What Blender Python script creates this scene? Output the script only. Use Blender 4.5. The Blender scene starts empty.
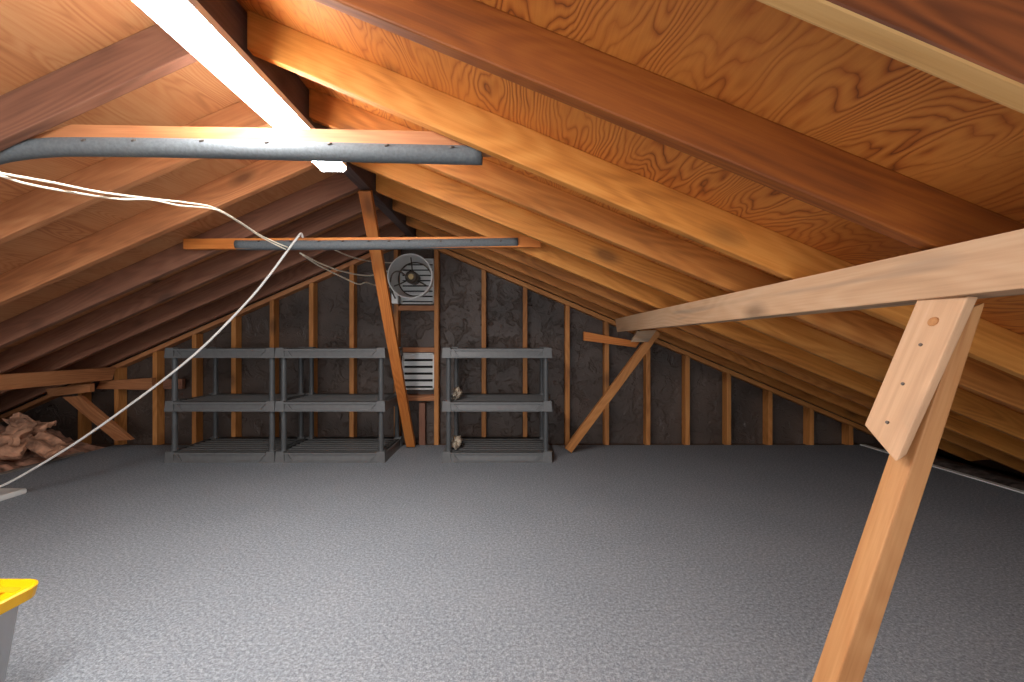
import bpy, bmesh, math, random
from mathutils import Vector, Matrix, noise
random.seed(7)
scene = bpy.context.scene
col = scene.collection
F, CX, CY, H = 420.0, 512.0, 341.0, 1.04      # camera constants: focal length in pixels, centre, eye height

def P(px, py, d):
    """world point at depth d (metres in front of the eye) seen at pixel px, py"""
    return Vector(((px - CX) / F * d, d, H + (CY - py) / F * d))

# ---------------------------------------------------------------- roof planes (underside of the rafters, heights above floor)
def zr(X): return H + .64 - .425 * X           # right slope
def zl(X): return H + 1.51 + .44 * X           # left slope
SHL = .16
SH = .14                                        # vertical depth of a rafter

# ---------------------------------------------------------------- materials
def lin(c):
    return tuple(((v / 255) / 12.92 if v / 255 <= .04045 else ((v / 255 + .055) / 1.055) ** 2.4) for v in c) + (1,)

def new_mat(name):
    m = bpy.data.materials.new(name); m.use_nodes = True
    nt = m.node_tree; nt.nodes.clear()
    out = nt.nodes.new('ShaderNodeOutputMaterial'); b = nt.nodes.new('ShaderNodeBsdfPrincipled')
    nt.links.new(b.outputs[0], out.inputs[0])
    return m, nt, b

def N(nt, t, **kw):
    n = nt.nodes.new(t)
    for k, v in kw.items():
        if k in n.inputs: n.inputs[k].default_value = v
        else: setattr(n, k, v)
    return n
def L(nt, a, b): nt.links.new(a, b)
def math_(nt, op, a, b=None, clamp=False):
    n = nt.nodes.new('ShaderNodeMath'); n.operation = op; n.use_clamp = clamp
    for i, v in enumerate((a, b)):
        if v is None: continue
        if isinstance(v, (int, float)): n.inputs[i].default_value = v
        else: L(nt, v, n.inputs[i])
    return n.outputs[0]
def mixc(nt, fac, a, b, mode='MIX'):
    n = nt.nodes.new('ShaderNodeMix'); n.data_type = 'RGBA'; n.blend_type = mode
    if isinstance(fac, (int, float)): n.inputs[0].default_value = fac
    else: L(nt, fac, n.inputs[0])
    for i, v in ((6, a), (7, b)):
        if isinstance(v, tuple): n.inputs[i].default_value = v
        else: L(nt, v, n.inputs[i])
    return n.outputs[2]
def ramp(nt, fac, stops):
    n = nt.nodes.new('ShaderNodeValToRGB')
    e = n.color_ramp.elements
    e[0].position, e[0].color = stops[0][0], stops[0][1]
    e[1].position, e[1].color = stops[-1][0], stops[-1][1]
    for p, c in stops[1:-1]:
        x = e.new(p); x.color = c
    L(nt, fac, n.inputs[0])
    return n.outputs[0]

def wood(name, dark, mid, light, along=0, rings=9.0, stretch=14.0, contrast=.5, fibre=.35, knots=.6, rough=.62, bump=.12, scale=1.0,
         stain=None, wobble=2.5, vary=.12, sharp=1.0):
    """long-grained timber; `along` is the local axis of the grain"""
    m, nt, b = new_mat(name)
    tc = N(nt, 'ShaderNodeTexCoord'); oi = N(nt, 'ShaderNodeObjectInfo')
    off = N(nt, 'ShaderNodeCombineXYZ')
    L(nt, math_(nt, 'MULTIPLY', oi.outputs['Random'], 37.0), off.inputs[0])
    L(nt, math_(nt, 'MULTIPLY', oi.outputs['Random'], 91.0), off.inputs[1])
    L(nt, math_(nt, 'MULTIPLY', oi.outputs['Random'], 53.0), off.inputs[2])
    add = N(nt, 'ShaderNodeVectorMath', operation='ADD')
    L(nt, tc.outputs['Object'], add.inputs[0]); L(nt, off.outputs[0], add.inputs[1])
    def mapped(sl, sc):
        mp = N(nt, 'ShaderNodeMapping')
        s = [sc, sc, sc]; s[along] = sl
        mp.inputs['Scale'].default_value = s
        L(nt, add.outputs[0], mp.inputs[0]); return mp.outputs[0]
    # growth rings: contour lines of a stretched noise
    n1 = N(nt, 'ShaderNodeTexNoise', Scale=1.0, Detail=wobble, Roughness=.4)
    L(nt, mapped(.9 * scale, .9 * scale * stretch / 2), n1.inputs['Vector'])
    s = math_(nt, 'SINE', math_(nt, 'MULTIPLY', n1.outputs[0], rings * 6.283))
    s = math_(nt, 'MULTIPLY_ADD', s, .5); nt.nodes[-1].inputs[2].default_value = .5
    if sharp != 1.0: s = math_(nt, 'POWER', s, sharp)
    msk = N(nt, 'ShaderNodeTexNoise', Scale=1.0, Detail=2.0)
    L(nt, mapped(1.7, 5.0), msk.inputs['Vector'])
    mk = ramp(nt, msk.outputs[0], [(.38, (.3, .3, .3, 1)), (.62, (1, 1, 1, 1))])
    s = math_(nt, 'SUBTRACT', 1.0, math_(nt, 'MULTIPLY', math_(nt, 'SUBTRACT', 1.0, s), mk))
    # fine fibre
    n2 = N(nt, 'ShaderNodeTexNoise', Scale=1.0, Detail=4.0, Roughness=.6)
    L(nt, mapped(3.5 * scale, 120 * scale), n2.inputs['Vector'])
    # broad blotches
    n3 = N(nt, 'ShaderNodeTexNoise', Scale=1.0, Detail=3.0, Roughness=.55)
    L(nt, mapped(1.1, 4.0), n3.inputs['Vector'])
    g = math_(nt, 'ADD', math_(nt, 'MULTIPLY', s, contrast), math_(nt, 'MULTIPLY', n2.outputs[0], fibre))
    g = math_(nt, 'ADD', g, math_(nt, 'MULTIPLY', n3.outputs[0], max(0.0, 1 - contrast - fibre)))
    c = ramp(nt, g, [(.22, lin(dark)), (.5, lin(mid)), (.78, lin(light))])
    if stain:
        n4 = N(nt, 'ShaderNodeTexNoise', Scale=1.0, Detail=2.0)
        L(nt, mapped(1.3, 16.0), n4.inputs['Vector'])
        f = ramp(nt, n4.outputs[0], [(.6, (0, 0, 0, 1)), (.72, (.6, .6, .6, 1))])
        c = mixc(nt, f, c, lin(stain))
    if knots:
        v = N(nt, 'ShaderNodeTexVoronoi', Scale=1.0)
        L(nt, mapped(2.4, 5.2), v.inputs['Vector'])
        f = ramp(nt, v.outputs['Distance'], [(.10, (1, 1, 1, 1)), (.17, (.5, .5, .5, 1)), (.27, (0, 0, 0, 1))])
        sel = math_(nt, 'GREATER_THAN', N_col(nt, v), .55)
        f2 = math_(nt, 'MULTIPLY', math_(nt, 'MULTIPLY', f, sel), knots)
        kd = tuple(int(q * .45) for q in dark)
        c = mixc(nt, f2, c, lin(kd))
    # board-to-board variation
    hv = N(nt, 'ShaderNodeHueSaturation')
    L(nt, math_(nt, 'ADD', math_(nt, 'MULTIPLY', oi.outputs['Random'], 2 * vary), 1 - vary), hv.inputs['Value'])
    L(nt, c, hv.inputs['Color'])
    L(nt, hv.outputs[0], b.inputs['Base Color'])
    b.inputs['Roughness'].default_value = rough
    bp = N(nt, 'ShaderNodeBump', Strength=bump, Distance=.01)
    L(nt, g, bp.inputs['Height']); L(nt, bp.outputs[0], b.inputs['Normal'])
    return m
def N_col(nt, v):
    sp = N(nt, 'ShaderNodeSeparateColor'); L(nt, v.outputs['Color'], sp.inputs[0]); return sp.outputs[0]

def plain(name, rgb, rough=.5, metal=0.0, nscale=0, namt=.1, bump=0.0, alpha=None, trans=0.0):
    m, nt, b = new_mat(name)
    b.inputs['Base Color'].default_value = lin(rgb); b.inputs['Roughness'].default_value = rough; b.inputs['Metallic'].default_value = metal
    if trans: b.inputs['Transmission Weight'].default_value = trans
    if nscale:
        tc = N(nt, 'ShaderNodeTexCoord'); n = N(nt, 'ShaderNodeTexNoise', Scale=nscale, Detail=4.0)
        L(nt, tc.outputs['Object'], n.inputs['Vector'])
        lo = tuple(max(0, int(v * (1 - namt))) for v in rgb); hi = tuple(min(255, int(v * (1 + namt))) for v in rgb)
        L(nt, ramp(nt, n.outputs[0], [(.3, lin(lo)), (.7, lin(hi))]), b.inputs['Base Color'])
        if bump:
            bp = N(nt, 'ShaderNodeBump', Strength=bump, Distance=.01)
            L(nt, n.outputs[0], bp.inputs['Height']); L(nt, bp.outputs[0], b.inputs['Normal'])
    return m

W_AMBER = wood('amber_fir', (150, 84, 26), (200, 128, 52), (226, 160, 80), rings=17, wobble=1.2, contrast=.15, fibre=.35)
W_RED = wood('red_fir', (98, 46, 10), (142, 74, 18), (168, 98, 32), rings=17, wobble=1.2, contrast=.15, fibre=.4)
W_LEFT = wood('brown_fir', (134, 82, 50), (182, 118, 74), (206, 146, 98), rings=17, wobble=1.2, contrast=.15, fibre=.35)
W_DARK = wood('dark_brown_fir', (100, 64, 48), (138, 92, 70), (162, 114, 88), rings=17, wobble=1.2, contrast=.15, fibre=.35)  # darker brown; the far left rafters carry their shade in this colour
W_STUD = wood('stud_fir', (142, 84, 36), (192, 124, 62), (216, 152, 88), rings=17, wobble=1.2, contrast=.15, fibre=.4)
W_PALE = wood('pale_weathered_fir', (166, 128, 94), (198, 158, 122), (216, 182, 148), rings=14, wobble=1.2, contrast=.12, fibre=.35, knots=.5, stain=(138, 122, 106))
W_POST = wood('post_fir', (140, 84, 42), (184, 126, 74), (208, 154, 100), rings=17, wobble=1.2, contrast=.15, fibre=.4)
W_ORANGE = wood('orange_fir', (160, 82, 26), (208, 122, 52), (226, 150, 76), rings=17, wobble=1.2, contrast=.15, fibre=.4)
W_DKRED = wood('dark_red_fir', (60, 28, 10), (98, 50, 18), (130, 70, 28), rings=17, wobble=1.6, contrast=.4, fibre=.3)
W_TAN = wood('sawn_lit_edge_fir', (160, 112, 62), (204, 154, 92), (222, 178, 116), rings=14, wobble=1.0, contrast=.2, fibre=.4)
PLY_L = wood('plywood_pale', (140, 80, 44), (184, 122, 76), (202, 150, 104), along=1, rings=40, stretch=9, contrast=.2, fibre=.3, knots=.8, wobble=2.0, vary=0, bump=.1, sharp=.7)
PLY_R = wood('plywood_red', (88, 38, 8), (180, 98, 33), (212, 134, 56), along=1, rings=46, stretch=8, contrast=.44, fibre=.24, knots=.5, wobble=3.6, vary=0, bump=.2, sharp=.32)
W_GOLD = wood('gold_brown_fir', (138, 80, 30), (186, 116, 50), (212, 146, 74), rings=17, wobble=1.2, contrast=.2, fibre=.35)

def carpet_mat():
    m, nt, b = new_mat('grey_loop_carpet')
    tc = N(nt, 'ShaderNodeTexCoord')
    a = N(nt, 'ShaderNodeTexNoise', Scale=190.0, Detail=3.0, Roughness=.7); L(nt, tc.outputs['Object'], a.inputs['Vector'])
    d = N(nt, 'ShaderNodeTexNoise', Scale=80.0, Detail=3.0, Roughness=.7); L(nt, tc.outputs['Object'], d.inputs['Vector'])
    c2 = N(nt, 'ShaderNodeTexNoise', Scale=2.2, Detail=3.0); L(nt, tc.outputs['Object'], c2.inputs['Vector'])
    g = math_(nt, 'ADD', math_(nt, 'MULTIPLY', a.outputs[0], .5), math_(nt, 'MULTIPLY', d.outputs[0], .5))
    c = ramp(nt, g, [(.37, lin((74, 80, 87))), (.5, lin((134, 140, 147))), (.63, lin((192, 198, 204)))])
    c = mixc(nt, .4, c, ramp(nt, c2.outputs[0], [(.3, lin((128, 135, 142))), (.7, lin((142, 148, 154)))]))
    L(nt, c, b.inputs['Base Color']); b.inputs['Roughness'].default_value = .95
    b.inputs['Specular IOR Level'].default_value = .1
    bp = N(nt, 'ShaderNodeBump', Strength=.5, Distance=.008); L(nt, g, bp.inputs['Height']); L(nt, bp.outputs[0], b.inputs['Normal'])
    return m
CARPET = carpet_mat()

def felt_mat():
    m, nt, b = new_mat('wrinkled_black_felt_paper')
    tc = N(nt, 'ShaderNodeTexCoord')
    a = N(nt, 'ShaderNodeTexNoise', Scale=6.5, Detail=5.0, Roughness=.6, Distortion=.5); L(nt, tc.outputs['Object'], a.inputs['Vector'])
    w = N(nt, 'ShaderNodeTexNoise', Scale=2.2, Detail=3.0); L(nt, tc.outputs['Object'], w.inputs['Vector'])
    r = math_(nt, 'ABSOLUTE', math_(nt, 'SUBTRACT', a.outputs[0], .5))
    ridge = ramp(nt, r, [(0.0, (1, 1, 1, 1)), (.09, (0, 0, 0, 1))])
    c = ramp(nt, w.outputs[0], [(.3, lin((64, 53, 47))), (.7, lin((94, 79, 70)))])
    L(nt, c, b.inputs['Base Color']); b.inputs['Roughness'].default_value = .5
    hsum = math_(nt, 'ADD', math_(nt, 'MULTIPLY', a.outputs[0], 1.2), math_(nt, 'MULTIPLY', ridge, .15))
    bp = N(nt, 'ShaderNodeBump', Strength=.6, Distance=.05); L(nt, hsum, bp.inputs['Height']); L(nt, bp.outputs[0], b.inputs['Normal'])
    return m
FELT = felt_mat()
PLASTIC = plain('charcoal_plastic', (100, 101, 101), .42, nscale=30, namt=.04)
PLASTIC_D = plain('dark_plastic_post', (80, 82, 83), .45)
FOAM = plain('grey_pipe_foam', (98, 103, 106), .75, nscale=90, namt=.07, bump=.2)
WHITE = plain('white_painted_metal', (228, 228, 226), .45)
WHITE_PL = plain('white_plastic', (224, 224, 220), .4)
ALU = plain('bright_sheet_metal', (205, 203, 200), .35, .6)
DARKMET = plain('dark_motor_metal', (70, 58, 48), .5, .4)
BRASS = plain('motor_cap', (176, 150, 104), .4, .3)
NAIL = plain('nail_steel', (96, 86, 78), .5, .5)
CABLE = plain('cream_cable', (232, 222, 200), .5)
CORDM = plain('white_cord', (232, 228, 222), .5)
YELLOW = plain('yellow_plastic', (236, 180, 6), .35)
CLEAR = plain('cloudy_clear_plastic', (232, 228, 228), .35, trans=.45)
INSUL = plain('brown_insulation', (150, 112, 92), .95, nscale=16, namt=.4, bump=.9)
INSUL_D = plain('dusty_grey_insulation', (84, 74, 68), .95, nscale=16, namt=.4, bump=.9)
KRAFT = plain('kraft_paper', (158, 118, 94), .85, nscale=12, namt=.35, bump=.8)
GREYSCRAP = plain('grey_paper_scrap', (176, 164, 146), .9, nscale=20, namt=.25, bump=.5)
SUBFLOOR = plain('dusty_subfloor', (92, 70, 56), .9, nscale=6, namt=.3)
STRIP = plain('pale_edge_strip', (236, 236, 230), .6)
DARKHOLE = plain('dark_backing', (26, 24, 24), .9)

def lens_mat(strength):
    m = bpy.data.materials.new('glowing_lamp_lens'); m.use_nodes = True
    nt = m.node_tree; nt.nodes.clear()
    out = nt.nodes.new('ShaderNodeOutputMaterial'); e = nt.nodes.new('ShaderNodeEmission')
    e.inputs[0].default_value = (1.0, .98, .96, 1); e.inputs[1].default_value = strength
    nt.links.new(e.outputs[0], out.inputs[0]); return m
LENS = lens_mat(32.0)

# ---------------------------------------------------------------- object helpers
def tag(o, label=None, cat=None, group=None, kind=None):
    if label: o['label'] = label
    if cat: o['category'] = cat
    if group: o['group'] = group
    if kind: o['kind'] = kind
    return o
def obj(name, bm, mat, parent=None, smooth=False, M=None):
    bmesh.ops.recalc_face_normals(bm, faces=bm.faces[:])
    me = bpy.data.meshes.new(name); bm.to_mesh(me); bm.free()
    for mm in (mat if isinstance(mat, list) else [mat]): me.materials.append(mm)
    if smooth:
        for p in me.polygons: p.use_smooth = True
    o = bpy.data.objects.new(name, me); col.objects.link(o)
    if M is not None: o.matrix_world = M
    if parent is not None:
        o.parent = parent
    return o
def empty(name, loc=(0, 0, 0), rz=0):
    o = bpy.data.objects.new(name, None); col.objects.link(o); o.empty_display_size = .1
    o.location = loc; o.rotation_euler = (0, 0, rz); return o
def copy_tree(o, parent=None):
    c = o.copy(); col.objects.link(c); c.parent = parent
    for ch in list(o.children): copy_tree(ch, c)
    return c

def add_hexa(bm, f, b, mi=0):
    """f, b: four corners of the near and far face"""
    v = [bm.verts.new(p) for p in list(f) + list(b)]
    fs = [(0, 1, 2, 3), (7, 6, 5, 4), (0, 4, 5, 1), (1, 5, 6, 2), (2, 6, 7, 3), (3, 7, 4, 0)]
    for q in fs:
        x = bm.faces.new([v[i] for i in q]); x.material_index = mi
    return v
def add_box(bm, lo, hi, mi=0):
    (x0, y0, z0), (x1, y1, z1) = lo, hi
    add_hexa(bm, [(x0, y0, z1), (x1, y0, z1), (x1, y0, z0), (x0, y0, z0)], [(x0, y1, z1), (x1, y1, z1), (x1, y1, z0), (x0, y1, z0)], mi)
def add_cyl(bm, a, b, r0, r1=None, n=16, cap=True):
    a, b = Vector(a), Vector(b); r1 = r0 if r1 is None else r1
    t = (b - a).normalized(); u = t.orthogonal().normalized(); w = t.cross(u)
    ra, rb = [], []
    for i in range(n):
        an = 2 * math.pi * i / n; dv = u * math.cos(an) + w * math.sin(an)
        ra.append(bm.verts.new(a + dv * r0)); rb.append(bm.verts.new(b + dv * r1))
    for i in range(n):
        j = (i + 1) % n; bm.faces.new((ra[i], ra[j], rb[j], rb[i]))
    if cap: bm.faces.new(ra[::-1]); bm.faces.new(rb)
def add_tube(bm, pts, r, n=10):
    pts = [Vector(p) for p in pts]; rings = []; prev = None
    for i, p in enumerate(pts):
        t = (pts[min(i + 1, len(pts) - 1)] - pts[max(i - 1, 0)]).normalized()
        u = (t.orthogonal() if prev is None else (prev - t * prev.dot(t))).normalized(); prev = u
        w = t.cross(u)
        rr = r[i] if isinstance(r, (list, tuple)) else r
        rings.append([bm.verts.new(p + (u * math.cos(2 * math.pi * k / n) + w * math.sin(2 * math.pi * k / n)) * rr) for k in range(n)])
    for A, B in zip(rings, rings[1:]):
        for k in range(n):
            j = (k + 1) % n; bm.faces.new((A[k], A[j], B[j], B[k]))
    bm.faces.new(rings[0][::-1]); bm.faces.new(rings[-1])
def smooth_path(pts, n=8):
    pts = [Vector(p) for p in pts]; out = []
    for i in range(len(pts) - 1):
        p0, p1, p2, p3 = pts[max(i - 1, 0)], pts[i], pts[i + 1], pts[min(i + 2, len(pts) - 1)]
        for k in range(n):
            t = k / n
            out.append(.5 * ((2 * p1) + (p2 - p0) * t + (2 * p0 - 5 * p1 + 4 * p2 - p3) * t * t + (-p0 + 3 * p1 - 3 * p2 + p3) * t ** 3))
    out.append(pts[-1]); return out

def timber(name, f, b, mat, bevel=.004, parent=None):
    """one timber from its near and far faces (corners in order TL, TR, BR, BL); its grain runs along the edge TL > TR, or TL > BL if that is longer"""
    f = [Vector(p) for p in f]; b = [Vector(p) for p in b]
    h = (f[1] + f[2] + b[1] + b[2] - f[0] - f[3] - b[0] - b[3]) / 4
    v = (f[0] + f[1] + b[0] + b[1] - f[2] - f[3] - b[2] - b[3]) / 4
    e = (sum(b, Vector()) - sum(f, Vector())) / 4
    X = max((h, v, e), key=lambda q: q.length).normalized()
    rest = sorted((h, v, e), key=lambda q: abs(q.normalized().dot(X)))[0]
    Y = (rest - X * rest.dot(X)).normalized(); Z = X.cross(Y)
    o = (sum(f, Vector()) + sum(b, Vector())) / 8
    M = Matrix((X, Y, Z)).transposed().to_4x4(); M.translation = o
    Mi = M.inverted()
    bm = bmesh.new(); add_hexa(bm, [Mi @ p for p in f], [Mi @ p for p in b])
    if bevel: bmesh.ops.bevel(bm, geom=bm.edges[:], offset=bevel, segments=2, affect='EDGES', profile=.6)
    return obj(name, bm, mat, parent, M=M)
def board(name, p0, p1, w, t, mat, side=(0, 1, 0), bevel=.004, parent=None):
    """straight square-cut board on the axis p0 > p1, `t` thick along `side`, `w` wide across it"""
    p0, p1 = Vector(p0), Vector(p1); a = (p1 - p0).normalized(); s = Vector(side); s = (s - a * s.dot(a)).normalized(); u = s.cross(a).normalized()
    def c(p, q): return [p + u * w / 2 * k + s * q for k in (1,)]
    f = [p0 + u * w / 2 - s * t / 2, p1 + u * w / 2 - s * t / 2, p1 - u * w / 2 - s * t / 2, p0 - u * w / 2 - s * t / 2]
    return timber(name, f, [p + s * t for p in f], mat, bevel, parent)

# ================================================================ SETTING
RX = -1.006                                     # ridge line
YB, YF = 4.30, -1.6                             # gable wall, open end behind the eye
def zapex(): return zr(RX)
# ceiling: two sheathed slopes
bm = bmesh.new()
T = .03
xr, xl = 4.45, -6.32
add_hexa(bm, [(RX, YF, zr(RX) + SH + T), (xr, YF, zr(xr) + SH + T), (xr, YF, zr(xr) + SH), (RX, YF, zr(RX) + SH)],
         [(RX, YB + .05, zr(RX) + SH + T), (xr, YB + .05, zr(xr) + SH + T), (xr, YB + .05, zr(xr) + SH), (RX, YB + .05, zr(RX) + SH)], 0)
add_hexa(bm, [(xl, YF, zl(xl) + SHL + T), (RX, YF, zl(RX) + SHL + T), (RX, YF, zl(RX) + SHL), (xl, YF, zl(xl) + SHL)],
         [(xl, YB + .05, zl(xl) + SHL + T), (RX, YB + .05, zl(RX) + SHL + T), (RX, YB + .05, zl(RX) + SHL), (xl, YB + .05, zl(xl) + SHL)], 1)
tag(obj('ceiling', bm, [PLY_R, PLY_L]), kind='structure', label='plywood underside of both roof slopes')
# floor
bm = bmesh.new(); add_box(bm, (-6.5, YF, -.12), (4.6, YB + .05, -.012))
tag(obj('floor', bm, SUBFLOOR), kind='structure', label='dusty bare boards beyond the carpet')
# gable wall
bm = bmesh.new()
prof = [(xl, -.02), (xr, -.02), (xr, zr(xr) + SH), (RX, zr(RX) + SH), (xl, zl(xl) + SHL)]
prof = [(x, max(z, -.015)) for x, z in prof]
fv = [bm.verts.new((x, YB, z)) for x, z in prof]; bv = [bm.verts.new((x, YB + .04, z)) for x, z in prof]
bm.faces.new(fv); bm.faces.new(bv[::-1])
for i in range(5):
    j = (i + 1) % 5; bm.faces.new((fv[i], fv[j], bv[j], bv[i]))
tag(obj('wall_back', bm, FELT), kind='structure', label='gable end wall lined with wrinkled black felt paper')
# carpet
CL, CR = -3.97, 3.48
bm = bmesh.new(); add_box(bm, (CL, YF, -.012), (CR, 4.2, 0))
tag(obj('carpet', bm, CARPET), 'grey speckled loop carpet covering the attic floor', 'carpet')
# edge strips along the carpet
bm = bmesh.new(); add_box(bm, (CR, .5, -.012), (CR + .045, 4.2, .008))
tag(obj('edge_strip', bm, STRIP), 'thin pale strip along the carpet edge under the right eave', 'edge strip')
bm = bmesh.new(); add_box(bm, (CL - .03, 2.3, -.012), (CL, 3.9, .012))
tag(obj('edge_strip', bm, plain('dull_grey_strip', (128, 120, 112), .6)), 'dull grey strip along the carpet edge beside the loose insulation', 'edge strip')

# ================================================================ RIDGE AND RAFTERS
RZ0 = H + 1.03
f = [Vector((-1.035, -.3, RZ0 + .17)), Vector((-.96, -.3, RZ0 + .17)), Vector((-.96, -.3, RZ0)), Vector((-1.035, -.3, RZ0))]
tag(timber('ridge_board', f, [p + Vector((0, 4.5, 0)) for p in f], wood('grey_ridge_fir', (66, 54, 52), (90, 76, 74), (112, 96, 92), rings=12, wobble=1.2, contrast=.2, fibre=.4)), 'dark ridge board running under the roof peak above the lamp', 'ridge board')

ORD = ['first', 'second', 'third', 'fourth', 'fifth', 'sixth', 'seventh', 'eighth', 'ninth']
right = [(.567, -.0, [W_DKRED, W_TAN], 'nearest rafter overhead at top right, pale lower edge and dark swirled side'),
         (1.003, -.022, W_RED, 'smooth red-brown rafter crossing the top of the right slope'),
         (1.488, -.010, W_AMBER, 'amber rafter that the right end of the near collar tie tucks behind'),
         (1.915, -.045, W_GOLD, 'dull brown rafter just beyond the near collar tie on right slope'),
         (2.395, -.045, W_AMBER, 'bright honey rafter just in front of the far collar tie'),
         (2.875, -.045, W_AMBER, 'amber rafter carrying the right end of the far collar tie'),
         (3.28, -.04, W_GOLD, 'brown right rafter next beyond the far collar tie'),
         (3.72, -.03, W_GOLD, 'last but one right rafter from the gable wall'),
         (4.12, -.0, W_GOLD, 'right rafter lying against the top plate of the gable wall')]
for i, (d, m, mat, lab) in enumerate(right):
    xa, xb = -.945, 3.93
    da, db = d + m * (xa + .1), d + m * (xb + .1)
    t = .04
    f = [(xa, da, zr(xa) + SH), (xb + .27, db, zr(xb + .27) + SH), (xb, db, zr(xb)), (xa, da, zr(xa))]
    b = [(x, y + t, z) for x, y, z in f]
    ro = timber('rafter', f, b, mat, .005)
    if isinstance(mat, list):                    # light on the lower edge painted in as paler sawn wood, side darkened
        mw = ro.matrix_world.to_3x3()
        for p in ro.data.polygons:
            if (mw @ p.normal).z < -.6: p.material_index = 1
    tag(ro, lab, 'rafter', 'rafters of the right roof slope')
left = [(1.478, -.018, W_DARK, 'nearest left rafter, grey-brown side and bright orange lower edge'),
        (1.95, .012, W_LEFT, 'left rafter just below the near collar tie with a pale lower edge'),
        (2.40, -.002, W_LEFT, 'second left rafter beyond the near collar tie, behind the paired cables'),
        (2.868, -.004, W_DARK, 'left rafter carrying the left end of the far collar tie'),
        (3.24, -.015, W_DARK, 'left rafter just beyond the far collar tie'),
        (3.68, 0, W_DARK, 'last but one left rafter from the gable wall'),
        (4.12, 0, W_DARK, 'left rafter lying against the top plate of the gable wall')]
for i, (d, m, mat, lab) in enumerate(left):
    xa, xb = -5.77, -1.05
    da, db = d + m * (xa + 1.2), d + m * (xb + 1.2)
    t = .042
    f = [(xa, da, zl(xa) + SHL), (xb, db, zl(xb) + SHL), (xb, db, zl(xb)), (xa, da, zl(xa))]
    b = [(x, y + t, z) for x, y, z in f]
    tag(timber('rafter', f, b, mat, .005), lab, 'rafter', 'rafters of the left roof slope')

# sloping top plates of the gable wall
WD = 4.2
for nm, x0, x1, z in (('right', -1.0, 3.95, zr), ('left', -5.7, -1.01, zl)):
    f = [(x0, WD, z(x0) + .0), (x1, WD, z(x1) + .0), (x1, WD, z(x1) - .045), (x0, WD, z(x0) - .045)]
    tag(timber('top_plate', f, [(x, y + .095, zz) for x, y, zz in f], W_STUD if nm == 'right' else W_LEFT),
        'sloping top plate over the studs on the %s half of the gable wall' % nm, 'top plate')

# ================================================================ GABLE STUDS
studs = [(84, 'short wall stud behind the left diagonal brace'),
         (120, 'short wall stud crossed by the left blocking board'),
         (158, 'wall stud just left of the left shelf unit'),
         (197, 'wall stud behind the left shelf unit, nearer its outer end'),
         (236, 'wall stud behind the middle of the left shelf unit'),
         (274, 'wall stud behind the joint of the two touching shelf units'),
         (313, 'wall stud behind the middle shelf unit, nearer its left posts'),
         (353, 'wall stud behind the middle shelf unit, nearer its right posts'),
         (397, 'wall stud on the left side of the fan and louvre'),
         (437, 'wall stud between the louvres and the right shelf unit'),
         (484, 'wall stud behind the left half of the lone right shelf unit'),
         (525, 'wall stud behind the right half of the lone right shelf unit'),
         (567, 'wall stud at the foot of the far diagonal brace'),
         (606, 'wall stud crossed by the far diagonal brace'),
         (647, 'wall stud right under the top of the far diagonal brace'),
         (686, 'wall stud next to the right of the far brace top'),
         (727, 'fourth wall stud from the right end of the gable wall'),
         (768, 'third wall stud from the right end of the gable wall'),
         (809, 'last but one wall stud at the right end of the gable wall'),
         (848, 'shortest wall stud at the right end of the gable wall')]
stud_x = {}
for px, lab in studs:
    w = .044
    # the pixel is the middle of what shows (front plus visible side)
    X = (px - CX) / F * (WD + .04); stud_x[px] = X
    if px == 437: X -= .0
    x0, x1 = X - w / 2, X + w / 2
    zz = zr if X > RX else zl
    top0, top1 = zz(x0) - .047, zz(x1) - .047
    f = [(x0, WD, top0), (x1, WD, top1), (x1, WD, -.01), (x0, WD, -.01)]
    tag(timber('wall_stud', f, [(x, y + .095, z) for x, y, z in f], W_STUD, .003), lab, 'stud', 'studs of the gable wall')

# blocking boards
f = [P(100, 381, 4.15), P(152, 378, 4.15), P(152, 390, 4.15), P(96, 389, 4.15)]
tag(timber('blocking_board', f, [p + Vector((0, .045, 0)) for p in f], W_LEFT), 'brown blocking board nailed across the wall stud left of the shelves', 'blocking')
f = [P(163, 379, 4.2), P(182, 379, 4.2), P(182, 389, 4.2), P(163, 389, 4.2)]
tag(timber('blocking_board', f, [p + Vector((0, .045, 0)) for p in f], W_DARK), 'short dark blocking stub beside the top of the left shelf unit', 'blocking')

# ================================================================ COLLAR TIES WITH FOAM
def foam(parent, pts, r):
    bm = bmesh.new(); pts = smooth_path(pts, 10)
    add_tube(bm, pts, r, 18)
    o = obj('foam_sleeve', bm, FOAM, None, True); o.parent = parent
    o.matrix_parent_inverse = parent.matrix_world.inverted()
    o['label'] = 'grey foam pipe sleeve'
    return o
def ties(parent, pts, r):
    # small cable-tie dimples along the sleeve
    for p in pts:
        bm = bmesh.new(); add_cyl(bm, p, p + Vector((.014, -.002, .004)), r, r * .7, 8)
        o = obj('fastener', bm, NAIL, None, True); o.parent = parent; o.matrix_parent_inverse = parent.matrix_world.inverted()
bpy.context.view_layer.update()
d = 1.55
f = [P(66, 124, d), P(443, 131, d), P(512, 160, d), P(-12, 157, d)]
f = [P(70, 124, d), P(446, 131, d), P(508, 153, d), P(-6, 148.5, d)]
t1 = timber('collar_tie', f, [p + Vector((0, .04, 0)) for p in f], W_LEFT)
tag(t1, 'near collar tie under the lamp with full-length grey foam sleeve', 'collar tie')
bpy.context.view_layer.update()
dd = d + .02
foam(t1, [P(-22, 160, dd), P(5, 152.5, dd), P(45, 148, dd), P(90, 147, dd), P(200, 148.5, dd), P(350, 152.5, dd), P(482, 155.5, dd)], .034)
ties(t1, [P(x, y, d - .011) for x, y in ((82, 141), (132, 141), (200, 141.5), (265, 143), (328, 144.5), (385, 146), (450, 148))], .005)
d = 2.80
f = [P(183, 238.5, d), P(541, 236, d), P(541, 247, d), P(183, 249, d)]
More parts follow.
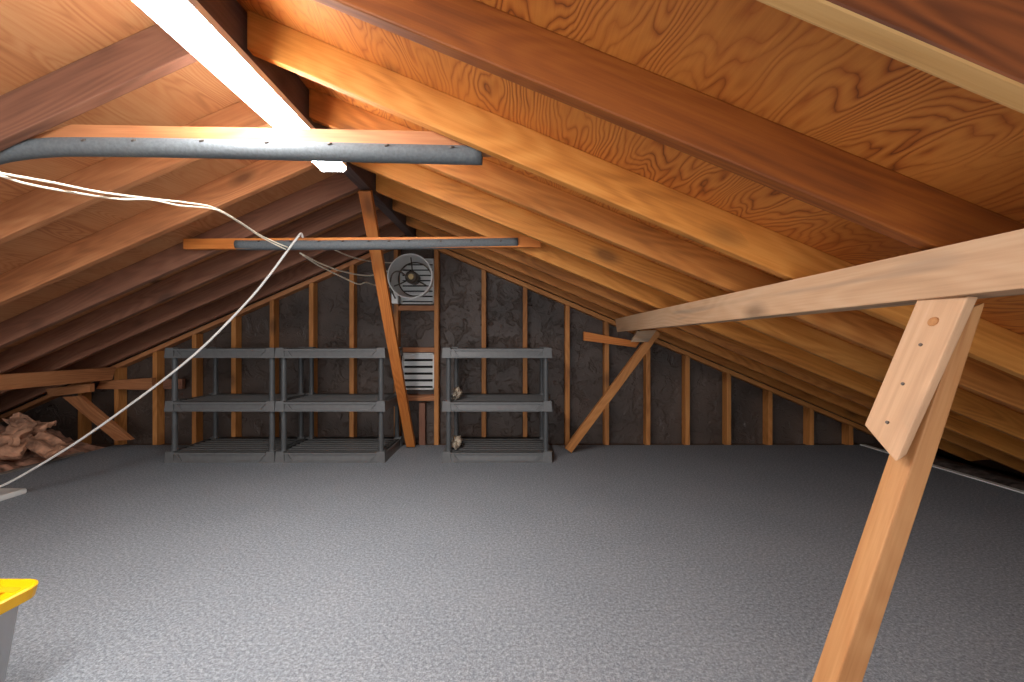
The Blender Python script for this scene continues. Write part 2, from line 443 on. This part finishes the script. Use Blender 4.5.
t2 = timber('collar_tie', f, [p + Vector((0, .04, 0)) for p in f], W_ORANGE)
tag(t2, 'far orange collar tie with bare left end and grey foam sleeve', 'collar tie')
bpy.context.view_layer.update()
dd = d + .02
foam(t2, [P(237, 245, dd), P(330, 245, dd), P(430, 244, dd), P(518, 242.5, dd)], .034)
ties(t2, [P(x, 241.3, d - .012) for x in (258, 290, 318, 342, 368, 388, 408, 440, 470, 500)], .005)

# ================================================================ LEANING BRACE FROM RIDGE TO GABLE FOOT
top, bot = Vector((-1.0, 2.86, RZ0 - .005)), P(411, 445, 4.1)
bot.z = 0.02
tag(board('ridge_brace', top, bot, .085, .045, W_ORANGE, side=(0, 1, .4)), 'thin orange brace leaning from the ridge board to the gable foot', 'brace')

# ================================================================ PURLINS AND STRUTS
# right purlin, along the depth under the rafters
xp, zp0, zp1 = .975, H + .1025, H + .2165
f = [(xp, .35, zp1), (xp + .15, .35, H + .156), (xp + .15, .35, zp0), (xp, .35, zp0)]
b = [(xp, 3.98, zp1 - .005), (xp + .1, 3.98, H + .176), (xp + .1, 3.9, zp0), (xp, 3.9, zp0 - .02)]
tag(timber('purlin', f, b, W_PALE, .005), 'long pale weathered purlin beam under the right rafters', 'purlin')
# left purlin
xq = -3.9
z1, z0 = H - .066 * 3.9, H - .097 * 3.9
f = [(xq - .06, 2.6, z1), (xq, 2.6, z1), (xq, 2.6, z0), (xq - .06, 2.6, z0)]
b = [(xq - .06, 4.14, z1), (xq, 4.14, z1), (xq, 4.1, z0), (xq - .06, 4.1, z0)]
tag(timber('purlin', f, b, W_LEFT, .005), 'brown purlin beam under the left rafters above the loose insulation', 'purlin')

# near strut: square post leaning to the right, with a cleat nailed on its upper side
def strut(name, far_edge, near_edge, right_edge, dn, df, mat, bevel=.004):
    """edges as ((px,py) top, (px,py) bottom); the upper-left face spans far_edge (depth df) to near_edge (depth dn)"""
    A0, A1 = P(*far_edge[0], df), P(*far_edge[1], df)
    B0, B1 = P(*near_edge[0], dn), P(*near_edge[1], dn)
    C0, C1 = P(*right_edge[0], dn), P(*right_edge[1], dn)
    D0, D1 = A0 + (C0 - B0), A1 + (C1 - B1)
    return timber(name, [B0, C0, C1, B1], [A0, D0, D1, A1], mat, bevel)
def floor_y(d): return CY + F * H / d
dn, df = .93, .985
yn, yf = floor_y(dn), floor_y(df)
def ex(p, q, y): return p[0] + (q[0] - p[0]) * (y - p[1]) / (q[1] - p[1])
fe = ((935, 318), (811, 682)); ne = ((965, 310), (836.5, 682)); re_ = ((986, 302), (863, 682))
post = strut('purlin_strut', (fe[0], (ex(*fe, yf), yf)), (ne[0], (ex(*ne, yn), yn)), (re_[0], (ex(*re_, yn), yn)), dn, df, W_POST)
tag(post, 'near leaning wooden strut propping the pale purlin in the foreground', 'strut')
bpy.context.view_layer.update()
# cleat as its own board, left face toward the lamp
dn2, df2 = .915, 1.02
cl = timber('cleat', [P(968, 296, dn2), P(979, 297, dn2), P(907, 455, dn2), P(896, 463, dn2)],
            [P(918, 297, df2), P(930, 297, df2), P(880, 424, df2), P(864, 425, df2)], W_PALE, .004)
tag(cl, 'pale cleat board with three nail heads on the near strut', 'cleat')
bpy.context.view_layer.update()
for (u, v, r_) in ((.55, .17, .0125), (.5, .33, .0042), (.48, .60, .0042), (.50, .86, .0042)):
    a = P(918, 297, df2).lerp(P(968, 296, dn2), u); c = P(864, 425, df2).lerp(P(895, 463, dn2), u)
    p = a.lerp(c, v); nrm = (P(968, 296, dn2) - P(918, 297, df2)).cross(P(864, 425, df2) - P(918, 297, df2)).normalized()
    if nrm.x > 0: nrm = -nrm
    bm = bmesh.new(); add_cyl(bm, p - nrm * .002, p + nrm * .0025, r_, r_ * .85, 14)
    o = obj('nail' if r_ < .01 else 'wood_plug', bm, NAIL if r_ < .01 else W_POST); o.parent = cl; o.matrix_parent_inverse = cl.matrix_world.inverted()

# far strut on the right
a0, a1 = P(650, 340, 3.80), P(568, 445, 3.92)
a1.z = .025
st = board('purlin_strut', a0 + (a0 - a1).normalized() * .10, a1, .075, .055, W_STUD, side=(0, 1, 0))
tag(st, 'far diagonal strut from the pale purlin down to the gable foot', 'strut')
f = [P(637, 331, 3.735), P(657, 330, 3.735), P(648, 342, 3.735), P(631, 342, 3.735)]
tag(timber('cleat', f, [p + Vector((0, .03, 0)) for p in f], W_PALE, .003), 'small pale cleat at the top of the far diagonal strut', 'cleat')
f = [P(584, 331.5, 4.1), P(640, 342, 4.1), P(636, 347.5, 4.1), P(584, 340.5, 4.1)]
tag(timber('brace_stub', f, [p + Vector((0, .06, 0)) for p in f], W_ORANGE, .003), 'short orange board end sticking out left of the far strut', 'brace')
# left strut
f = [P(62, 397, 4.0), P(79, 396, 4.0), P(131, 440, 4.0), P(115, 441, 4.0)]
tag(timber('purlin_strut', f, [p + Vector((0, .045, 0)) for p in f], W_LEFT, .004), 'left diagonal strut leaning up to the brown purlin', 'strut')
f = [P(45, 389, 3.95), P(90, 383.5, 3.95), P(90, 392, 3.95), P(49, 397, 3.95)]
tag(timber('cleat', f, [p + Vector((0, .045, 0)) for p in f], W_LEFT, .004), 'brown cleat block under the end of the left purlin', 'cleat')

# ================================================================ LAMP
fx = empty('strip_light', (-.944, 1.63, H + .955)); tag(fx, 'white glowing strip light fixed under the ridge board', 'strip light')
hw, y0, y1 = .0665, -1.75, .595  # near length is added out of view, as fill light for the foreground
def prof_loft(bm, prof, ya, yb, close=True):
    a = [bm.verts.new((x, ya, z)) for x, z in prof]; b = [bm.verts.new((x, yb, z)) for x, z in prof]
    n = len(prof)
    for i in range(n if close else n - 1):
        j = (i + 1) % n; bm.faces.new((a[i], a[j], b[j], b[i]))
    if close: bm.faces.new(a[::-1]); bm.faces.new(b)
bm = bmesh.new(); prof_loft(bm, [(-hw * .9, 0), (hw * .9, 0), (hw, -.034), (-hw, -.034)], y0, y1); obj('housing', bm, WHITE, fx)
bm = bmesh.new()
pr = [(-hw * .96, -.035), (hw * .96, -.035), (hw * .96, -.05), (hw * .88, -.056), (hw * .5, -.06), (-hw * .5, -.06), (-hw * .88, -.056), (-hw * .96, -.05)]
prof_loft(bm, pr, y0 + .012, y1 - .012); obj('diffuser', bm, LENS, fx)
pr = [(-hw, 0), (hw, 0), (hw, -.05), (hw * .85, -.06), (-hw * .85, -.06), (-hw, -.05)]
for (ya, yb) in ((y0, y0 + .011), (y1 - .011, y1)):
    bm = bmesh.new(); prof_loft(bm, [(x * 1.03, z * 1.03) for x, z in pr], ya, yb); obj('end_cap', bm, WHITE, fx)

bm = bmesh.new(); add_box(bm, (-.072, y0, .001), (-.010, y1 - .01, .074)); mb_ = obj('mounting_board', bm, wood('tan_mounting_fir', (150, 112, 82), (184, 144, 110), (204, 166, 132), along=1, rings=12, wobble=1.0, contrast=.15, fibre=.4), fx); mb_['label'] = 'tan wooden mounting board'
# ================================================================ SHELF UNITS
def shelf_bm(w, dp, z0, z1):
    bm = bmesh.new(); hw_, rim = w / 2, .03
    zc = z1 - .006
    # rims with a sloping recessed face
    for (ax, ay, bx, by, nx, ny) in ((-hw_, 0, hw_, 0, 0, -1), (-hw_, dp, hw_, dp, 0, 1)):
        y_in = ay + (rim if ny < 0 else -rim); y_s = ay + (.012 if ny < 0 else -.012)
        add_hexa(bm, [(ax, y_s, zc), (bx, y_s, zc), (bx, ay, z0 + .012), (ax, ay, z0 + .012)], [(ax, y_in, zc), (bx, y_in, zc), (bx, y_in, z0 + .012), (ax, y_in, z0 + .012)])
        add_box(bm, (ax, min(ay, y_in) - (.009 if ny < 0 else 0), z0), (bx, max(ay, y_in) + (0 if ny < 0 else .004), z0 + .014))
        add_box(bm, (ax, min(ay, y_in) - (.006 if ny < 0 else 0), zc - .016), (bx, max(ay, y_in), zc))
    for s in (-1, 1):
        xo, xi, xs = s * hw_, s * (hw_ - rim), s * (hw_ - .012)
        add_hexa(bm, [(xs, 0, zc), (xi, 0, zc), (xi, 0, z0), (xo, 0, z0)], [(xs, dp, zc), (xi, dp, zc), (xi, dp, z0), (xo, dp, z0)])
        add_box(bm, (min(xo, xi), 0, zc - .014), (max(xo, xi), dp, zc))
    # slanted webs of the front rim beside each socket
    for s in (-1, 1):
        xa, xb = s * (hw_ - .075), s * (hw_ - .125)
        a_, b_ = sorted((xa, xa + s * -.02)); c_, d_ = sorted((xb, xb + s * -.02))
        add_hexa(bm, [(a_, -.006, zc - .01), (b_, -.006, zc - .01), (d_, -.009, z0 + .012), (c_, -.009, z0 + .012)], [(a_, .014, zc - .01), (b_, .014, zc - .01), (d_, .014, z0 + .012), (c_, .014, z0 + .012)])
    # corner sockets
    c = .075
    for sx in (-1, 1):
        for yy in (0, dp):
            xa, xb = sorted((sx * (hw_ + .004), sx * (hw_ - c))); ya, yb = (-.012, c) if yy == 0 else (dp - c, dp + .004)
            g = .007
            add_hexa(bm, [(xa + g, ya + g, z1 + .004), (xb - g, ya + g, z1 + .004), (xb, ya, z0), (xa, ya, z0)],
                     [(xa + g, yb - g, z1 + .004), (xb - g, yb - g, z1 + .004), (xb, yb, z0), (xa, yb, z0)])
    # slatted deck: long slats, cross ribs and zig-zag webs between
    ns = 7
    for k in range(ns):
        y = rim + (dp - 2 * rim) * (k + .5) / ns
        add_box(bm, (-hw_ + rim, y - .017, zc - .010), (hw_ - rim, y + .017, zc - .001))
    nr = 12
    for k in range(1, nr):
        x = -hw_ + w * k / nr
        add_box(bm, (x - .005, rim, zc - .026), (x + .005, dp - rim, zc - .012))
    return bm
def make_shelf(w, dp):
    r = empty('storage_shelf')
    tiers = ((0, .09), (.437, .522), (.895, .978))
    for z0, z1 in tiers:
        obj('shelf', shelf_bm(w, dp, z0, z1), PLASTIC, r)
    for (za, zb) in ((.094, .437), (.526, .895)):
        for sx in (-1, 1):
            for yy in (.042, dp - .042):
                bm = bmesh.new(); x = sx * (w / 2 - .046)
                add_cyl(bm, (x, yy, za - .01), (x, yy, zb + .01), .0225, .021, 20)
                add_cyl(bm, (x, yy, za - .002), (x, yy, za + .012), .027, .025, 20)
                obj('post', bm, PLASTIC_D, r, False)
    return r
SG = 'three-tier charcoal plastic shelf units'
YS = 3.597
s1 = make_shelf(.935, .585); s1.location = (-2.50, YS, 0)
tag(s1, 'three-tier charcoal plastic shelf unit, outer left of the joined pair', 'shelf', SG)
s2 = copy_tree(s1); s2.location = (-1.555, YS + .0, 0); tag(s2, 'three-tier charcoal plastic shelf unit beside the leaning orange brace')
s3 = copy_tree(s1); s3.location = (-.128, YS, 0); tag(s3, 'three-tier charcoal plastic shelf unit standing alone right of the louvres')

def crumple(name, c, size, seed, mat, label, cat, amp=.35, parent=None, sub=4, group=None, rot=(0, 0, 0)):
    bm = bmesh.new(); bmesh.ops.create_icosphere(bm, subdivisions=sub, radius=1)
    for v in bm.verts:
        q = v.co * 1.6 + Vector((seed * 7.3, seed * 3.1, 0))
        k = 1 + amp * noise.noise(q) + amp * .6 * abs(noise.noise(q * 2.7)) + amp * .3 * noise.noise(q * 6)
        p = v.co * k
        v.co = Vector((p.x * size[0], p.y * size[1], max(p.z, -.75) * size[2]))
    lo = min(v.co.z for v in bm.verts)
    o = obj(name, bm, mat, parent, False); o.location = c; o.rotation_euler = rot
    if label: tag(o, label, cat, group)
    return o
crumple('paper_scrap', (-.50, 3.80, .56), (.035, .10, .05), 3, GREYSCRAP, 'crumpled pale scrap on the middle tier of the lone shelf unit', 'scrap', .6)
crumple('paper_scrap', (-.50, 3.78, .125), (.04, .10, .05), 5, GREYSCRAP, 'crumpled pale scrap on the bottom tier of the lone shelf unit', 'scrap', .6)

# ================================================================ GABLE LOUVRES AND FAN
def louvre(name, xa, xb, za, zb, n, y, label, wood_top):
    r = empty(name, ((xa + xb) / 2, y, za)); tag(r, label, 'vent')
    w, h = xb - xa, zb - za
    bm = bmesh.new(); add_box(bm, (-w / 2, .045, 0), (w / 2, .055, h)); obj('backing', bm, DARKHOLE, r)
    bm = bmesh.new(); t = .014
    add_box(bm, (-w / 2, -.005, 0), (-w / 2 + t, .05, h)); add_box(bm, (w / 2 - t, -.005, 0), (w / 2, .05, h))
    add_box(bm, (-w / 2, -.005, 0), (w / 2, .05, t)); add_box(bm, (-w / 2, -.005, h - t), (w / 2, .05, h)); obj('frame', bm, WHITE, r)
    s = (h - 2 * t) / n
    for k in range(n):
        z = t + s * k; bm = bmesh.new()
        add_hexa(bm, [(-w / 2 + t, -.002, z + s * .98), (w / 2 - t, -.002, z + s * .98), (w / 2 - t, .022, z + s * .3), (-w / 2 + t, .022, z + s * .3)],
                 [(-w / 2 + t, .004, z + s * .98), (w / 2 - t, .004, z + s * .98), (w / 2 - t, .028, z + s * .3), (-w / 2 + t, .028, z + s * .3)])
        obj('louvre_slat', bm, WHITE, r)
    return r
xs0, xs1 = stud_x[397] + .023, stud_x[437] - .023
louvre('gable_louvre', xs0 + .01, xs1 - .005, H + .375, H + .83, 8, 4.235, 'white louvre behind the round fan high in the gable wall', True)
louvre('gable_louvre', xs0 + .03, xs1 - .005, H - .49, H - .12, 5, 4.235, 'white slatted louvre low in the gable wall between the shelf units', True)
for (za, zb, lab) in ((H + .305, H + .355, 'wooden sill block under the fan louvre'), (H - .113, H - .065, 'wooden header block above the low louvre'), (H - .60, H - .545, 'wooden sill block under the low louvre')):
    f = [(xs0, WD + .005, zb), (xs1, WD + .005, zb), (xs1, WD + .005, za), (xs0, WD + .005, za)]
    tag(timber('sill_block', f, [(x, y + .085, z) for x, y, z in f], W_LEFT, .003), lab, 'blocking')
f = [P(419, 403, 4.22), P(425, 403, 4.22), P(425, 445.5, 4.22), P(419, 445.5, 4.22)]
tag(timber('cripple_stud', f, [p + Vector((0, .07, 0)) for p in f], W_DARK, .003), 'short dark cripple stud below the low louvre', 'stud')

fc = P(413, 278, 4.05)
fan = empty('attic_fan', fc); tag(fan, 'round metal attic fan with central motor mounted on the gable louvre', 'fan')
def ring(bm, r_out, r_in, ya, yb, n=48):
    rs = [[bm.verts.new((r * math.cos(2 * math.pi * k / n), y, r * math.sin(2 * math.pi * k / n))) for k in range(n)] for r, y in ((r_out, ya), (r_out, yb), (r_in, yb), (r_in, ya))]
    for q in range(4):
        A, B = rs[q], rs[(q + 1) % 4]
        for k in range(n):
            j = (k + 1) % n; bm.faces.new((A[k], A[j], B[j], B[k]))
bm = bmesh.new(); ring(bm, .205, .20, -.13, -.11)
n_ = 48
rs_ = [[bm.verts.new((r * math.cos(2 * math.pi * k / n_), y, r * math.sin(2 * math.pi * k / n_))) for k in range(n_)] for r, y in ((.205, -.12), (.172, .10), (.178, .10), (.212, -.12))]
for q in range(4):
    for k in range(n_):
        bm.faces.new((rs_[q][k], rs_[q][(k + 1) % n_], rs_[(q + 1) % 4][(k + 1) % n_], rs_[(q + 1) % 4][k]))
obj('housing', bm, WHITE, fan, False)
bm = bmesh.new(); ring(bm, .172, .160, .09, .102); obj('rim', bm, DARKMET, fan, False)
bm = bmesh.new(); add_cyl(bm, (0, -.06, 0), (0, .06, 0), .062, .06, 28); add_cyl(bm, (0, -.075, 0), (0, -.06, 0), .045, .06, 28); mo = obj('motor', bm, DARKMET, fan)
bm = bmesh.new(); add_cyl(bm, (0, -.09, 0), (0, -.07, 0), .026, .03, 20); obj('motor_cap', bm, BRASS, mo)
for k in range(3):
    a = math.radians(90 + 120 * k); bm = bmesh.new()
    add_tube(bm, [(math.cos(a) * .055, -.03, math.sin(a) * .055), (math.cos(a) * .12, -.05, math.sin(a) * .12), (math.cos(a) * .18, -.09, math.sin(a) * .18)], .006, 8)
    obj('bracket_arm', bm, DARKMET, fan, True)
bm = bmesh.new(); add_tube(bm, smooth_path([(-.01, -.08, -.03), (-.09, -.12, .04), (-.16, -.13, .02), (-.2, -.06, -.09), (-.17, .0, -.2)], 8), .007, 8); obj('motor_lead', bm, NAIL, fan, True)
bm = bmesh.new(); add_box(bm, (-.225, .06, -.24), (-.165, .14, -.13)); bmesh.ops.bevel(bm, geom=bm.edges[:], offset=.005, segments=2, affect='EDGES'); obj('switch_box', bm, ALU, fan)

# ================================================================ CABLES
def cable(name, pts, r, mat, label, n=8):
    bm = bmesh.new(); add_tube(bm, smooth_path(pts, 8), r, n)
    return tag(obj(name, bm, mat, None, True), label, 'cable')
cable('cable', [P(-25, 167, 1.25), P(0, 173, 1.3), P(50, 182, 1.42), P(100, 192, 1.55), P(150, 198.5, 1.75), P(190, 203, 1.95), P(215, 208, 2.15), P(240, 222, 2.4), P(262, 236, 2.6), P(288, 247.5, 2.745)], .0042, CABLE,
      'upper of two cream cables strung from left edge to the far collar tie')
cable('cable', [P(-25, 170, 1.27), P(0, 175.5, 1.32), P(30, 184.5, 1.37), P(80, 193.5, 1.52), P(120, 199, 1.63), P(150, 199.5, 1.73), P(180, 205.5, 1.88), P(215, 209.5, 2.15), P(240, 223, 2.41), P(262, 237.5, 2.61), P(286, 249.5, 2.75)], .0042, CABLE,
      'lower of two cream cables strung from left edge to the far collar tie')
cable('cable', [P(300, 253, 2.86), P(322, 264, 3.1), P(345, 272, 3.35), P(370, 275.5, 3.7), P(390, 270, 3.98)], .006, CABLE, 'white cable sagging from the far collar tie to the fan')
cable('cable', [P(303, 255, 2.86), P(318, 265, 3.1), P(340, 276, 3.35), P(358, 284, 3.55), P(366, 282.5, 3.65), P(376, 285.5, 3.8), P(390, 287, 4.02)], .006, CABLE, 'kinked white cable hanging lowest between far collar tie and fan')
cable('cable', [P(335, 250, 2.86), P(352, 257, 3.2), P(372, 261.5, 3.6), P(396, 263, 4.02)], .005, CABLE, 'white cable running highest from the far collar tie to the fan top')
cable('hanging_cord', [P(303, 238, 2.84), P(301, 233.5, 2.82), P(297, 238, 2.79), P(288, 250, 2.78), P(268, 277, 2.78), P(247, 302, 2.78), P(205, 345, 2.78), P(165, 378.5, 2.78), P(120, 412, 2.77), P(80, 440, 2.76), P(40, 465, 2.74), P(6, 484, 2.72), P(-12, 490, 2.72)], .0075, CORDM,
      'white cord slanting from the far collar tie down to the flat white board at left')
# flat white board on the carpet
bm = bmesh.new(); add_box(bm, (-3.78, 2.45, 0), (-3.31, 2.87, .036)); bmesh.ops.bevel(bm, geom=bm.edges[:], offset=.006, segments=2, affect='EDGES')
tag(obj('white_board', bm, WHITE_PL), 'flat white board lying on the carpet at the left edge', 'board')

# ================================================================ TOTE
tt = empty('storage_tote', (-1.66, .99, 0)); tag(tt, 'cloudy clear storage tote with bright yellow lid at lower left', 'tote')
def rrect(hx, hy, r, n=6):
    out = []
    for cx, cy, a0_ in ((hx - r, hy - r, 0), (-hx + r, hy - r, 90), (-hx + r, -hy + r, 180), (hx - r, -hy + r, 270)):
        for k in range(n + 1):
            a = math.radians(a0_ + 90 * k / n); out.append((cx + r * math.cos(a), cy + r * math.sin(a)))
    return out
def loft(bm, rings, cap0=True, cap1=True):
    R = [[bm.verts.new((x, y, z)) for x, y in rr] for rr, z in rings]
    for A, B in zip(R, R[1:]):
        n = len(A)
        for k in range(n):
            j = (k + 1) % n; bm.faces.new((A[k], A[j], B[j], B[k]))
    if cap0: bm.faces.new(R[0][::-1])
    if cap1: bm.faces.new(R[-1])
LZ = .352
bm = bmesh.new()
loft(bm, [(rrect(.26, .175, .04), 0), (rrect(.288, .205, .045), LZ - .045), (rrect(.298, .214, .045), LZ - .04), (rrect(.298, .214, .045), LZ - .028),
          (rrect(.284, .200, .043), LZ - .028), (rrect(.256, .171, .038), .006)], True, True)
obj('tub', bm, CLEAR, tt, True)
bm = bmesh.new()
loft(bm, [(rrect(.312, .226, .05), LZ - .034), (rrect(.316, .230, .05), LZ - .004), (rrect(.311, .225, .047), LZ), (rrect(.275, .19, .04), LZ), (rrect(.27, .185, .04), LZ - .008)], True, True)
lid = obj('lid', bm, YELLOW, tt, False)
bm = bmesh.new(); loft(bm, [([(x + .27, y + .17) for x, y in rrect(.028, .011, .0105)], LZ - .002), ([(x + .27, y + .17) for x, y in rrect(.028, .011, .0105)], LZ + .0015)]); obj('latch_recess', bm, plain('dull_yellow', (214, 166, 8), .5), lid)
bm = bmesh.new(); loft(bm, [([(x + .292, y + .02) for x, y in rrect(.012, .06, .011)], LZ - .002), ([(x + .292, y + .02) for x, y in rrect(.012, .06, .011)], LZ + .004)]); obj('lid_rib', bm, YELLOW, lid)

# ================================================================ LOOSE INSULATION
def heap(name, x0, x1, ya, yb, hfun, mat, label, nx=60, ny=50, seed=0.0):
    bm = bmesh.new(); g = []
    for j in range(ny + 1):
        row = []
        for i in range(nx + 1):
            x = x0 + (x1 - x0) * i / nx; y = ya + (yb - ya) * j / ny
            q = Vector((x * 3 + seed, y * 3, 0))
            e = min(i, nx - i, j, ny - j) / 6; e = min(1, e)
            hh = hfun(x, y) * e * (.75 + .5 * noise.noise(q) + .35 * abs(noise.noise(q * 2.6)) + .15 * noise.noise(q * 7))
            row.append(bm.verts.new((x + .03 * noise.noise(q * 3), y, -.012 + max(0, hh))))
        g.append(row)
    for j in range(ny):
        for i in range(nx): bm.faces.new((g[j][i], g[j][i + 1], g[j + 1][i + 1], g[j + 1][i]))
    o = obj(name, bm, mat, None, True); return tag(o, label, 'insulation', None, 'stuff')
heap('loose_insulation', -5.5, -3.96, 2.7, 4.16, lambda x, y: .30 * min(1, max(0, (-3.93 - x) / .45)) * (1 if y < 3.9 else .7) * min(1, max(0, (zl(x) - .06) / .42)), INSUL, 'crumpled brown insulation heaped beside the carpet under the left eave', 80, 80)
heap('loose_insulation', 3.53, 4.0, .8, 4.1, lambda x, y: min(.10, max(.0, (zr(x) - .03) * .6)), INSUL_D, 'low dark insulation along the carpet edge under the right eave', 20, 80, 5.0)
def batt(px, py, d, size, rot, seed, label):
    p = P(px, py, d); bm = bmesh.new(); n = 10
    for i in range(1): pass
    top, bo = [], []
    for j in range(n + 1):
        ra, rb = [], []
        for i in range(n + 1):
            u, v = i / n - .5, j / n - .5
            w = .05 * noise.noise(Vector((u * 3 + seed, v * 3, 0))) + .06 * u * u
            ra.append(bm.verts.new((u * size[0] + .02 * noise.noise(Vector((v * 9, seed, 0))), v * size[1] + .02 * noise.noise(Vector((u * 9, seed, 3))), w + size[2] / 2)))
            rb.append(bm.verts.new((u * size[0], v * size[1], w - size[2] / 2)))
        top.append(ra); bo.append(rb)
    for j in range(n):
        for i in range(n):
            bm.faces.new((top[j][i], top[j][i + 1], top[j + 1][i + 1], top[j + 1][i])); bm.faces.new((bo[j][i], bo[j + 1][i], bo[j + 1][i + 1], bo[j][i + 1]))
    for k in range(n):
        bm.faces.new((top[0][k], bo[0][k], bo[0][k + 1], top[0][k + 1])); bm.faces.new((top[n][k], top[n][k + 1], bo[n][k + 1], bo[n][k]))
        bm.faces.new((top[k][0], top[k + 1][0], bo[k + 1][0], bo[k][0])); bm.faces.new((top[k][n], bo[k][n], bo[k + 1][n], top[k + 1][n]))
    o = obj('insulation_scrap', bm, KRAFT, None, False); o.location = p; o.rotation_euler = rot
    return tag(o, label, 'insulation', 'torn insulation pieces on the heap')
batt(30, 424, 3.55, (.30, .10, .03), (.3, .25, .2), 1.0, 'torn flat insulation strip topmost on the heap, slanting down right')
batt(18, 436, 3.45, (.24, .2, .04), (.9, -.2, -.3), 2.0, 'torn insulation flap standing in the middle of the heap')
batt(4, 447, 3.4, (.26, .2, .05), (.8, .1, .4), 3.0, 'torn insulation lump at the left edge of the photo')
batt(48, 446, 3.5, (.3, .16, .03), (.55, .35, -.2), 4.0, 'torn insulation sheet sloping toward the carpet edge')

# ================================================================ CAMERA, WORLD, COLOUR
cam = bpy.data.cameras.new('camera'); co = bpy.data.objects.new('camera', cam); col.objects.link(co)
co.location = (0, 0, H); co.rotation_euler = (math.radians(90), 0, 0)
cam.sensor_width = 36; cam.lens = 36 * F / 1024; cam.clip_start = .02
scene.camera = co
w = bpy.data.worlds.new('world'); scene.world = w; w.use_nodes = True
w.node_tree.nodes['Background'].inputs[0].default_value = (.92, .96, 1.0, 1)
w.node_tree.nodes['Background'].inputs[1].default_value = .9
vs = scene.view_settings
vs.view_transform = 'Standard'; vs.look = 'None'; vs.gamma = 1; vs.use_curve_mapping = False; vs.exposure = 1.3
